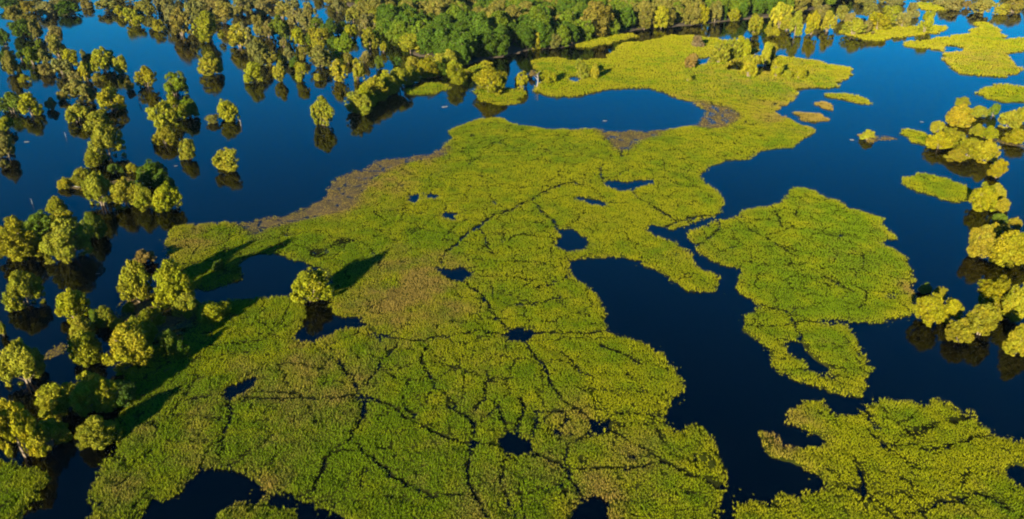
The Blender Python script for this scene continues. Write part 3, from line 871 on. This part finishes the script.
# clusters: (where, kind of mesh, trees); tree = (u, foot row, width, height, colour)
CLUSTERS = [
 ("among far trees in the top left corner", 'far', [
  (15,20,20,15,'o'),(20,36,18,17,'d'),(3,46,10,18,'d'),(30,12,18,12,'o'),(46,15,18,14,'o'),(66,13,22,12,'d'),(88,8,12,9,'o'),(8,8,18,10,'d'),(58,6,16,8,'o'),(28,26,14,14,'o')]),
 ("in flooded thicket along the upper left edge", 'far', [
  (34,38,12,21,'o'),(38,47,7,8,'g'),(54,42,18,17,'o'),(56,56,15,22,'o'),(9,74,12,24,'o'),(16,72,9,13,'d'),(31,64,16,18,'g'),(43,63,14,15,'o'),
  (69,67,18,19,'y'),(46,75,14,12,'o'),(61,74,17,17,'o'),(20,60,9,11,'d'),(3,62,9,12,'d')]),
 ("in loose group right of the upper left thicket", 'far', [
  (85,81,11,21,'y'),(83,58,6,9,'o'),(89,63,12,10,'d'),(102,71,22,25,'y'),(120,73,12,18,'y'),(97,81,10,8,'y'),(74,82,12,12,'o'),(24,82,11,8,'y')]),
 ("in flooded cluster below the upper left thicket", 'far', [
  (10,112,22,21,'g'),(29,115,22,23,'y'),(51,109,11,12,'o'),(5,131,15,15,'y'),(62,100,11,10,'o'),(79,103,24,25,'o'),(111,109,25,23,'y'),
  (76,122,21,19,'y'),(97,130,25,20,'y')]),
 ("in close group mid upper left water", 'far', [
  (145,87,18,22,'y'),(129,90,9,9,'o'),(173,95,23,24,'g'),(162,129,24,28,'y'),(174,118,20,22,'y'),(188,117,19,21,'g')]),
 ("in tree line across the top left water", 'far', [
  (107,11,20,13,'o'),(120,16,14,11,'y'),(131,23,14,16,'y'),(138,26,13,11,'y'),(152,28,9,11,'o'),(159,31,13,12,'y'),(148,15,12,13,'o'),(140,12,12,12,'o'),
  (180,35,22,29,'o'),(171,24,14,20,'o'),(206,41,24,31,'y'),(195,24,20,24,'o'),(222,22,24,22,'o'),(239,47,25,25,'y'),(165,12,18,14,'o'),(240,14,20,16,'o'),(210,10,22,14,'o')]),
 ("in front row standing in water before the forest", 'far', [
  (252,82,20,21,'y'),(258,65,20,28,'o'),(270,65,13,14,'o'),(280,81,13,21,'y'),(283,47,9,10,'o'),(288,61,12,15,'o'),(301,81,12,19,'y'),
  (303,59,12,13,'o'),(318,81,10,8,'y'),(320,67,20,22,'o'),(337,61,9,11,'y'),(338,81,17,22,'y'),(348,63,9,11,'o'),(357,80,13,23,'y'),(365,63,9,13,'o'),(379,69,9,14,'g'),(397,65,8,8,'d'),(295,70,10,14,'d')]),
 ("in second flooded row behind the front row", 'far', [
  (245,47,14,25,'o'),(259,35,13,21,'o'),(268,37,11,17,'o'),(280,40,17,25,'g'),(298,45,14,19,'y'),(320,47,19,20,'y'),(305,30,13,18,'o'),(295,24,16,20,'o'),
  (282,18,17,18,'o'),(262,15,17,15,'o'),(330,36,18,18,'d'),(345,52,20,20,'g'),(369,48,18,21,'y'),(383,52,9,11,'y'),(350,38,13,14,'y'),(366,31,17,18,'o')]),
 ("in third flooded row under the top edge", 'far', [
  (250,10,16,12,'o'),(272,6,16,11,'o'),(290,10,16,13,'o'),(309,17,14,15,'o'),(316,30,15,13,'g'),(337,12,13,13,'o'),(352,22,14,16,'o'),(362,14,16,14,'o'),(374,24,16,16,'y'),
  (384,34,16,16,'g'),(392,44,14,15,'g'),(341,34,13,13,'g'),(308,44,13,12,'g'),(372,40,14,12,'d'),(334,48,13,12,'d'),(390,18,16,14,'o')]),
 ("in diagonal willow row before the forest", 'willow', [
  (357,114,24,24,'y'),(364,107,24,23,'y'),(374,100,25,25,'y'),(386,94,23,25,'y'),(398,90,22,23,'y'),(411,83,18,17,'y'),(412,67,14,11,'y')]),
 ("on bank left of the round willow", 'willow', [
  (428,77,17,22,'y'),(438,76,14,15,'d'),(447,69,26,20,'y'),(455,83,19,23,'y')]),
 ("on far marsh near the dead snag", 'far', [
  (521,88,14,17,'y'),(548,83,15,14,'y'),(582,79,15,20,'y'),(595,79,10,16,'y'),(532,78,7,8,'b')]),
 ("on far end of the big marsh", 'far', [
  (692,68,14,16,'b'),(688,82,8,10,'y'),(698,47,12,12,'b'),(720,63,18,22,'y'),(732,59,18,22,'y'),(741,51,14,16,'y'),(746,58,12,20,'y'),(750,77,18,23,'y'),
  (766,65,12,24,'y'),(770,60,12,18,'y'),(777,77,12,18,'y'),(788,79,10,10,'y'),(798,66,12,8,'y'),(800,79,15,13,'y')]),
 ("at water's edge right of the forest", 'far', [
  (755,35,15,22,'y'),(769,36,10,12,'y'),(775,36,9,9,'y'),(781,27,18,26,'y'),(788,30,12,16,'y'),(797,35,14,25,'y'),(813,34,13,24,'y'),(829,31,15,21,'y'),(843,20,13,15,'o'),(820,20,16,16,'o')]),
 ("on far upper right marsh strip", 'far', [
  (855,35,20,18,'y'),(866,34,14,14,'o'),(880,30,22,18,'y'),(872,18,19,16,'o'),(893,22,19,17,'y'),(904,27,14,15,'o'),(913,17,13,15,'o'),(927,32,14,22,'y'),(850,24,10,12,'o')]),
 ("among farthest trees in the top right corner", 'far', [
  (952,8,18,8,'o'),(967,8,8,8,'b'),(983,13,22,15,'o'),(1002,14,14,11,'y'),(1015,12,18,15,'o'),(896,6,14,8,'o'),(868,5,14,8,'o'),(938,5,10,6,'o')]),
 ("in willow crowd by the upper right edge", 'willow', [
  (963,106,13,10,'y'),(961,125,25,22,'a'),(938,135,16,15,'y'),(941,149,22,18,'a'),(952,147,22,20,'a'),(957,161,19,13,'a'),(971,158,23,21,'a'),(985,161,23,23,'a'),
  (979,117,18,12,'y'),(995,116,10,13,'g'),(1010,127,20,18,'a'),(978,135,14,12,'a'),(990,138,15,13,'y'),(1018,144,20,16,'a'),(1023,122,12,16,'y')]),
 ("in willow chain down the right edge", 'willow', [
  (999,178,15,20,'a'),(984,209,25,26,'a'),(996,200,18,18,'y'),(1003,212,15,15,'a'),(1000,224,14,12,'g'),(1015,228,12,12,'a'),(983,256,23,32,'a'),(1010,264,30,36,'a'),(1004,234,12,12,'a'),(994,238,14,16,'a'),(1028,262,22,30,'y')]),
 ("in golden clump beside the lobed island", 'willow', [
  (932,324,27,33,'a'),(942,299,13,13,'a'),(926,293,11,11,'g'),(952,322,20,24,'a'),(962,343,23,26,'a'),(984,336,28,34,'a')]),
 ("among big willows cut by right edge", 'willow', [
  (998,310,32,36,'a'),(1019,320,22,38,'y'),(1020,354,22,32,'a')]),
 ("on willow island in the left water", 'willow', [
  (105,157,32,34,'y'),(92,166,16,16,'y'),(82,183,17,17,'y'),(64,188,13,11,'y'),(76,186,14,12,'y'),(98,206,27,36,'y'),(124,206,26,30,'y'),(142,209,18,27,'y'),(165,210,24,28,'y'),
  (150,184,26,24,'d'),(163,190,20,22,'d'),(131,172,10,10,'y'),(114,174,14,11,'g')]),
 ("in left-edge crowd above the lone pale willow", 'willow', [
  (56,213,17,18,'y'),(17,258,40,44,'y'),(38,236,30,26,'g'),(66,260,42,44,'y'),(62,232,24,24,'y'),(91,238,24,28,'g')]),
 ("in willow clump on the big marsh's shore", 'willow', [
  (135,303,29,44,'y'),(172,305,38,48,'y'),(186,318,24,26,'y'),(213,323,32,21,'y'),(149,328,22,22,'y'),(129,312,11,11,'y'),(130,365,44,46,'y'),(140,345,28,30,'y'),(169,354,18,26,'g'),(182,358,14,18,'d')]),
 ("in dark water left of the shore clump", 'willow', [
  (70,319,28,32,'y'),(80,338,22,24,'y'),(84,362,30,34,'y'),(104,326,20,22,'y'),(118,330,14,13,'y'),(95,322,12,14,'g')]),
 ("among nearest willows in the lower left corner", 'willow', [
  (20,385,38,48,'y'),(56,416,40,38,'y'),(90,413,40,44,'y'),(104,410,24,34,'y'),(97,446,38,34,'y'),(15,458,38,62,'y'),(46,450,34,34,'y'),(122,404,22,26,'d'),(-2,432,18,30,'y')]),
]
SINGLES = [
 (322,125,21,30,'y','willow',"narrow upright willow alone in the water left of the willow row"),
 (490,93,32,28,'y','willow',"broad round willow on its own marsh pad"),
 (868,140,12,11,'y','bush',"single round bush on the muddy islet in open water"),
 (226,120,20,21,'y','willow',"lone willow with pale dead twigs in the upper left water"),
 (211,123,12,9,'o','bush',"low shrub just left of the willow with pale twigs"),
 (210,74,20,22,'y','willow',"small isolated willow in open water below the top left tree line"),
 (164,144,21,18,'y','willow',"low willow at the foot of the close upper left group"),
 (188,159,16,21,'y','willow',"slim small willow left of the round water willow"),
 (228,170,26,23,'y','willow',"small round willow alone in open water mirrored below it"),
 (4,157,16,28,'o','willow',"willow half cut by the left edge above the willow island"),
 (4,168,9,9,'o','bush',"little bush at the left edge beneath the cut willow"),
 (22,306,34,36,'y','willow',"lone pale willow in black water at the left edge"),
 (1,336,9,15,'y','bush',"sliver of a bush at the left edge over the lower left willows"),
 (310,303,34,37,'y','willow',"lone rounded willow in the dark pool casting a long shadow"),
 (236,275,11,9,'g','bush',"small shaded bush at the left rim of the dark pool"),
 (219,272,12,13,'d','bush',"thin shaded shrub on the grassy spit left of the dark pool"),
 (143,262,22,12,'b','bush',"reddish low bush left of the marsh tip"),
 (597,36,34,36,'o','forest',"tallest broad pale crown rising over the forest shore"),
 (662,28,16,23,'y','forest',"bright yellow-green tree at the forest foot over dark water"),
 (536,49,11,19,'y','forest',"slim pale tree at the left foot of the dark forest"),
 (735,21,13,13,'y','forest',"small bright tree at the forest foot above the far channel"),
 (410,53,20,20,'y','forest',"pale leaning tree where the forest meets the brown bank"),
 (554,48,14,16,'o','forest',"pale bush-like tree at the foot of the forest, right of the slim one"),
 (702,24,13,20,'y','forest',"narrow yellowish tree on the forest edge left of the far channel"),
 (716,22,12,22,'o','forest',"straight narrow tree second along the far channel"),
]
KINDM = {'far': FAR, 'willow': WILLOW, 'bush': BUSH, 'forest': FOREST}
for where, kind, trees in CLUSTERS:
    order = sorted(trees, key=lambda t: t[0])
    mean = sum(t[2] * t[3] for t in trees) / len(trees)
    for i, t in enumerate(order):
        size = "large " if t[2] * t[3] > 1.6 * mean else ("small " if t[2] * t[3] < 0.55 * mean else "")
        lab = "%s%s tree, %s from left %s" % (size, CW[t[4]], ORD[i], where)
        small = t[2] < 10 and t[3] < 12
        place_tree(t[0], t[1], t[2], t[3], t[4], lab, "trees " + where, "willow_tree" if kind == 'willow' else "flooded_tree",
                   BUSH if small else KINDM[kind])
for u, vb, w, h, c, kind, lab in SINGLES:
    place_tree(u, vb, w, h, c, lab, "single trees and bushes", {'bush': 'bush', 'willow': 'willow_tree', 'forest': 'forest_tree'}[kind], KINDM[kind], "bush" if kind == 'bush' else "tree")

# ------------------------------------------------------------------ forest on the far bank
BANK = [(330,-45),(345,5),(385,30),(402,48),(418,57),(440,62),(462,66),(500,57),(530,50),(560,48),(580,44),(600,38),(640,30),(690,26),(740,20),(775,17),(830,6),(870,-12),(900,-45)]
P = [gp(u, v) for u, v in BANK]
seg = []
for k in range(len(P)):
    a, b = np.array(P[k]), np.array(P[(k + 1) % len(P)])
    for t in range(6):
        seg.append(a + (b - a) * t / 6 + np.array([*RNG.normal(0, 0.8, 2), 0]))
n = len(seg)
cen = np.mean(seg, 0)
V = [np.array([p[0], p[1], -0.3]) for p in seg] + [p + (cen - p) / np.linalg.norm(cen - p) * 3.0 + np.array([0, 0, 0.6]) for p in seg]
me = bpy.data.meshes.new("forest_ground")
me.from_pydata([tuple(v) for v in V], [], [(i, (i + 1) % n, n + (i + 1) % n, n + i) for i in range(n)] + [tuple(range(n, 2 * n))])
me.materials.append(M_BANK)
fg = link(bpy.data.objects.new("forest_ground", me)); fg["kind"] = "structure"; fg["label"] = "dark earth bank under the forest"

PB = np.array([p[:2] for p in P])


def inside(x, y):
    A_, B_ = PB, np.roll(PB, -1, 0)
    m = (A_[:, 1] > y) != (B_[:, 1] > y)
    a, b = A_[m], B_[m]
    return ((a[:, 0] + (y - a[:, 1]) / (b[:, 1] - a[:, 1]) * (b[:, 0] - a[:, 0])) > x).sum() % 2 == 1


rf = random.Random(8)
cand = []
ys = PB[:, 1].min()
gridp = {}
tries = 0
while tries < 14000:
    tries += 1
    x = rf.uniform(PB[:, 0].min(), PB[:, 0].max()); y = rf.uniform(PB[:, 1].min(), min(PB[:, 1].max(), 900))
    if not inside(x, y):
        continue
    if any((x - q[0]) ** 2 + (y - q[1]) ** 2 < 29 for q in cand):
        continue
    if any((x - q[0]) ** 2 + (y - q[1]) ** 2 < (0.8 * q[2] + 2.0) ** 2 for q in placed):
        continue
    cand.append((x, y))
cand.sort(key=lambda q: q[1])


def forest_tint(x, y):
    u, v = project(x, y, 8)
    k = vnoise(np.array([x]), np.array([y]), 30.0, 123)[0] + rf.uniform(-0.25, 0.25)
    green = math.exp(-((u - 520) / 120) ** 2) * min(1, max(0, (v + 5) / 30))
    t = k + 0.15 - 0.55 * green
    if t > 0.66:
        return 'o'
    if t > 0.36:
        return 'g'
    return 'd'


n_single = 0
singles = []
rest = []
n_listed = len(placed)
for x, y in cand:
    u, v = project(x, y, 8)
    a = rf.uniform(3.4, 5.6); b = a * rf.uniform(1.15, 1.5)
    if n_single < 140 and 0 < u < 1024 and v > 6:
        root = bpy.data.objects.new("forest_tree", None); link(root)
        root.location = (x, y, 0.55); root.rotation_euler = (0, 0, rf.random() * 6.28); root.scale = (a, a, b)
        cm, tm = rf.choice(FOREST)
        link(bpy.data.objects.new("trunk", tm), root)
        c = link(bpy.data.objects.new("crown", cm), root)
        tk = forest_tint(x, y)
        base = np.array(TINT[tk]) * rf.uniform(0.8, 1.2)
        c.color = (*base, 1)
        singles.append((y, x, CW[tk], root))
        n_single += 1
    else:
        rest.append((x, y, 0.55, a, b))
RANK = ["front", "second", "third", "fourth", "fifth", "sixth", "seventh", "eighth"]
singles.sort(key=lambda q: q[0])
for k in range(0, len(singles), 18):
    row = sorted(singles[k:k + 18], key=lambda q: project(q[1], q[0], 8)[0])
    for i, (y, x, cw, root) in enumerate(row):
        root["label"] = "%s crown, %s from left in the %s rank of the closed forest" % (cw, ORD[i], RANK[k // 18])
        root["category"] = "tree"
        root["group"] = "trees of the closed forest"
# scattered trees in the water beyond the top edge of the picture, and the trees behind the ones one can tell apart
for _ in range(420):
    u = rf.uniform(-120, 1150); v = rf.uniform(-42, 4)
    x, y, _z = gp(u, v)
    if inside(x, y):
        continue
    a = rf.uniform(3.0, 5.0)
    rest.append((x, y, -0.1, a, a * rf.uniform(0.95, 1.3)))
print("trees listed", n_listed, "forest singles", n_single, "rest", len(rest))


def merged_wood(name, pts, lab):
    """far wood that reads as one mass: crowns copied onto points by geometry nodes"""
    me = bpy.data.meshes.new(name)
    me.vertices.add(len(pts))
    me.vertices.foreach_set("co", np.array([(p[0], p[1], p[2]) for p in pts], dtype=np.float32).ravel())
    at = me.attributes.new("size", 'FLOAT_VECTOR', 'POINT')
    at.data.foreach_set("vector", np.array([(p[3], p[3], p[4]) for p in pts], dtype=np.float32).ravel())
    ar = me.attributes.new("turn", 'FLOAT_VECTOR', 'POINT')
    ar.data.foreach_set("vector", np.array([(0, 0, rf.random() * 6.28) for p in pts], dtype=np.float32).ravel())
    o = link(bpy.data.objects.new(name, me))
    ng = bpy.data.node_groups.new(name, 'GeometryNodeTree')
    ng.interface.new_socket("Geometry", in_out='INPUT', socket_type='NodeSocketGeometry')
    ng.interface.new_socket("Geometry", in_out='OUTPUT', socket_type='NodeSocketGeometry')
    gi = ng.nodes.new("NodeGroupInput"); go = ng.nodes.new("NodeGroupOutput")
    jn_ = ng.nodes.new("GeometryNodeJoinGeometry")
    idx = ng.nodes.new("GeometryNodeInputIndex")
    for k, src in enumerate(SRC):
        oi = ng.nodes.new("GeometryNodeObjectInfo"); oi.inputs[0].default_value = src; oi.transform_space = 'ORIGINAL'
        iop = ng.nodes.new("GeometryNodeInstanceOnPoints")
        md_ = ng.nodes.new("ShaderNodeMath"); md_.operation = 'MODULO'; md_.inputs[1].default_value = len(SRC)
        cp = ng.nodes.new("FunctionNodeCompare"); cp.data_type = 'FLOAT'; cp.operation = 'EQUAL'
        cp.inputs[1].default_value = k; cp.inputs["Epsilon"].default_value = 0.1
        ng.links.new(idx.outputs[0], md_.inputs[0]); ng.links.new(md_.outputs[0], cp.inputs[0])
        na = ng.nodes.new("GeometryNodeInputNamedAttribute"); na.data_type = 'FLOAT_VECTOR'; na.inputs[0].default_value = "size"
        nr = ng.nodes.new("GeometryNodeInputNamedAttribute"); nr.data_type = 'FLOAT_VECTOR'; nr.inputs[0].default_value = "turn"
        ng.links.new(gi.outputs[0], iop.inputs["Points"])
        ng.links.new(cp.outputs[0], iop.inputs["Selection"])
        ng.links.new(oi.outputs["Geometry"], iop.inputs["Instance"])
        ng.links.new(nr.outputs[0], iop.inputs["Rotation"])
        ng.links.new(na.outputs[0], iop.inputs["Scale"])
        ng.links.new(iop.outputs[0], jn_.inputs[0])
    ng.links.new(jn_.outputs[0], go.inputs[0])
    md = o.modifiers.new("spread", 'NODES'); md.node_group = ng
    o["kind"] = "stuff"; o["label"] = lab; o["category"] = "forest"
    return o


SRC = [c for c in bpy.data.objects if c.name.startswith("crown") and c.parent and c.parent.name.startswith("forest_tree")][:10]
for tk in ('o', 'g', 'd'):
    sel_ = [p for p in rest if (forest_tint(p[0], p[1]) if p[2] > 0 else 'o') == tk]
    if sel_:
        o = merged_wood("distant_forest", sel_, "%s far-off wood reading as one mass behind the front ranks" % CW[tk])
        o.color = (*TINT[tk], 1)

# ------------------------------------------------------------------ snags, logs, drift
def dead_snag(u, v, hpx, lab, seed):
    q = np.random.default_rng(seed)
    x, y, _ = gp(u, v)
    hm = hpx / (F_PX / depth_at(v))
    parts = []
    top = np.array([q.normal(0, 0.12) * hm, 0, hm])
    parts.append(tube([np.array([0, 0, -0.4]), top * 0.5 + [0.05 * hm, 0, 0], top], [0.055 * hm, 0.04 * hm, 0.012 * hm], 7))
    for e in range(5):
        f = q.uniform(0.35, 0.85); a = q.random() * 6.28
        s0 = top * f
        tip = s0 + np.array([math.cos(a), math.sin(a), 0.9]) * hm * q.uniform(0.16, 0.32)
        parts.append(tube([s0, 0.5 * (s0 + tip) + [0, 0, 0.02 * hm], tip], [0.022 * hm, 0.016 * hm, 0.006 * hm], 5))
    tv, tf = join(parts)
    o = link(bpy.data.objects.new("dead_snag", mesh_from_arrays("dead_snag", tv, tf, 4, M_DEAD, None, True)))
    o.location = (x, y, 0)
    o["label"] = lab; o["category"] = "dead tree"; o["group"] = "dead wood in the water"


def drift_log(u, v, lpx, ang_, lab, seed):
    q = np.random.default_rng(seed)
    x, y, _ = gp(u, v)
    L = 0.7 * lpx / (F_PX / depth_at(v))
    pth = [np.array([L * (t - 0.5), q.normal(0, 0.03) * L, 0.06]) for t in (0, 0.25, 0.5, 0.75, 1)]
    parts = [tube(pth, [0.05 * L, 0.07 * L, 0.065 * L, 0.05 * L, 0.02 * L], 7)]
    for e in range(3):
        s0 = pth[1 + e]; tip = s0 + np.array([0.12 * L, q.choice([-1, 1]) * 0.16 * L, q.uniform(0.05, 0.2) * L])
        parts.append(tube([s0, tip], [0.025 * L, 0.008 * L], 5))
    tv, tf = join(parts)
    o = link(bpy.data.objects.new("drift_log", mesh_from_arrays("drift_log", tv, tf, 4, M_DEAD, None, True)))
    o.location = (x, y, 0.02); o.rotation_euler = (0, 0, ang_)
    o["label"] = lab; o["category"] = "log"; o["group"] = "dead wood in the water"


dead_snag(537, 87, 14, "pale bleached dead snag at the tip of the far marsh", 1)
dead_snag(238, 117, 13, "grey dead snag beside the willow in the upper left water", 2)
dead_snag(139, 104, 8, "small pale snag between the loose upper left willows", 3)
dead_snag(241, 126, 7, "short pale branch below the willow with dead twigs", 4)
dead_snag(66, 137, 5, "small whitish stub in the left water above the willow island", 5)
dead_snag(32, 204, 6, "thin pale stub in water left of the willow island", 6)
drift_log(27, 142, 7, 0.3, "pale log floating at the left above the willow island", 7)
drift_log(208, 88, 12, 0.2, "pale drift log below the isolated upper left willow", 8)
drift_log(77, 187, 12, -0.3, "grey log on the brown spit of the willow island", 9)
drift_log(176, 166, 5, 0.4, "small drift piece in water between the round willow and willow island", 10)
drift_log(98, 274, 6, 0.2, "faint drift piece in the dark water by the marsh clump", 11)
drift_log(605, 121, 6, 0.0, "white drift piece in the far lagoon", 12)
drift_log(445, 107, 9, 0.4, "faint drift line in water below the willow bank", 13)
drift_log(852, 140, 6, -0.3, "brownish drift beside the bush islet", 14)
drift_log(922, 122, 5, -0.4, "brown branch in water left of the upper right willow crowd", 15)

# ------------------------------------------------------------------ evening air
hv = np.array([(x, y, z) for z in (-4.0, 86.0) for x, y in ((-1500, -300), (1500, -300), (1500, 2200), (-1500, 2200))], dtype=np.float32)
hf = np.array([[3, 2, 1, 0], [4, 5, 6, 7], [0, 1, 5, 4], [1, 2, 6, 5], [2, 3, 7, 6], [3, 0, 4, 7]])
m, nt, out = nodes_of("evening_air")
pv = nt.nodes.new("ShaderNodeVolumePrincipled")
pv.inputs["Color"].default_value = (0.6, 0.8, 1.0, 1)
pv.inputs["Density"].default_value = 0.000016
pv.inputs["Anisotropy"].default_value = 0.0
nt.links.new(pv.outputs[0], out.inputs["Volume"])
hz = link(bpy.data.objects.new("haze", mesh_from_arrays("haze", hv, hf, 4, m)))
hz["kind"] = "stuff"
hz["label"] = "thin bluish evening haze over the whole wetland"
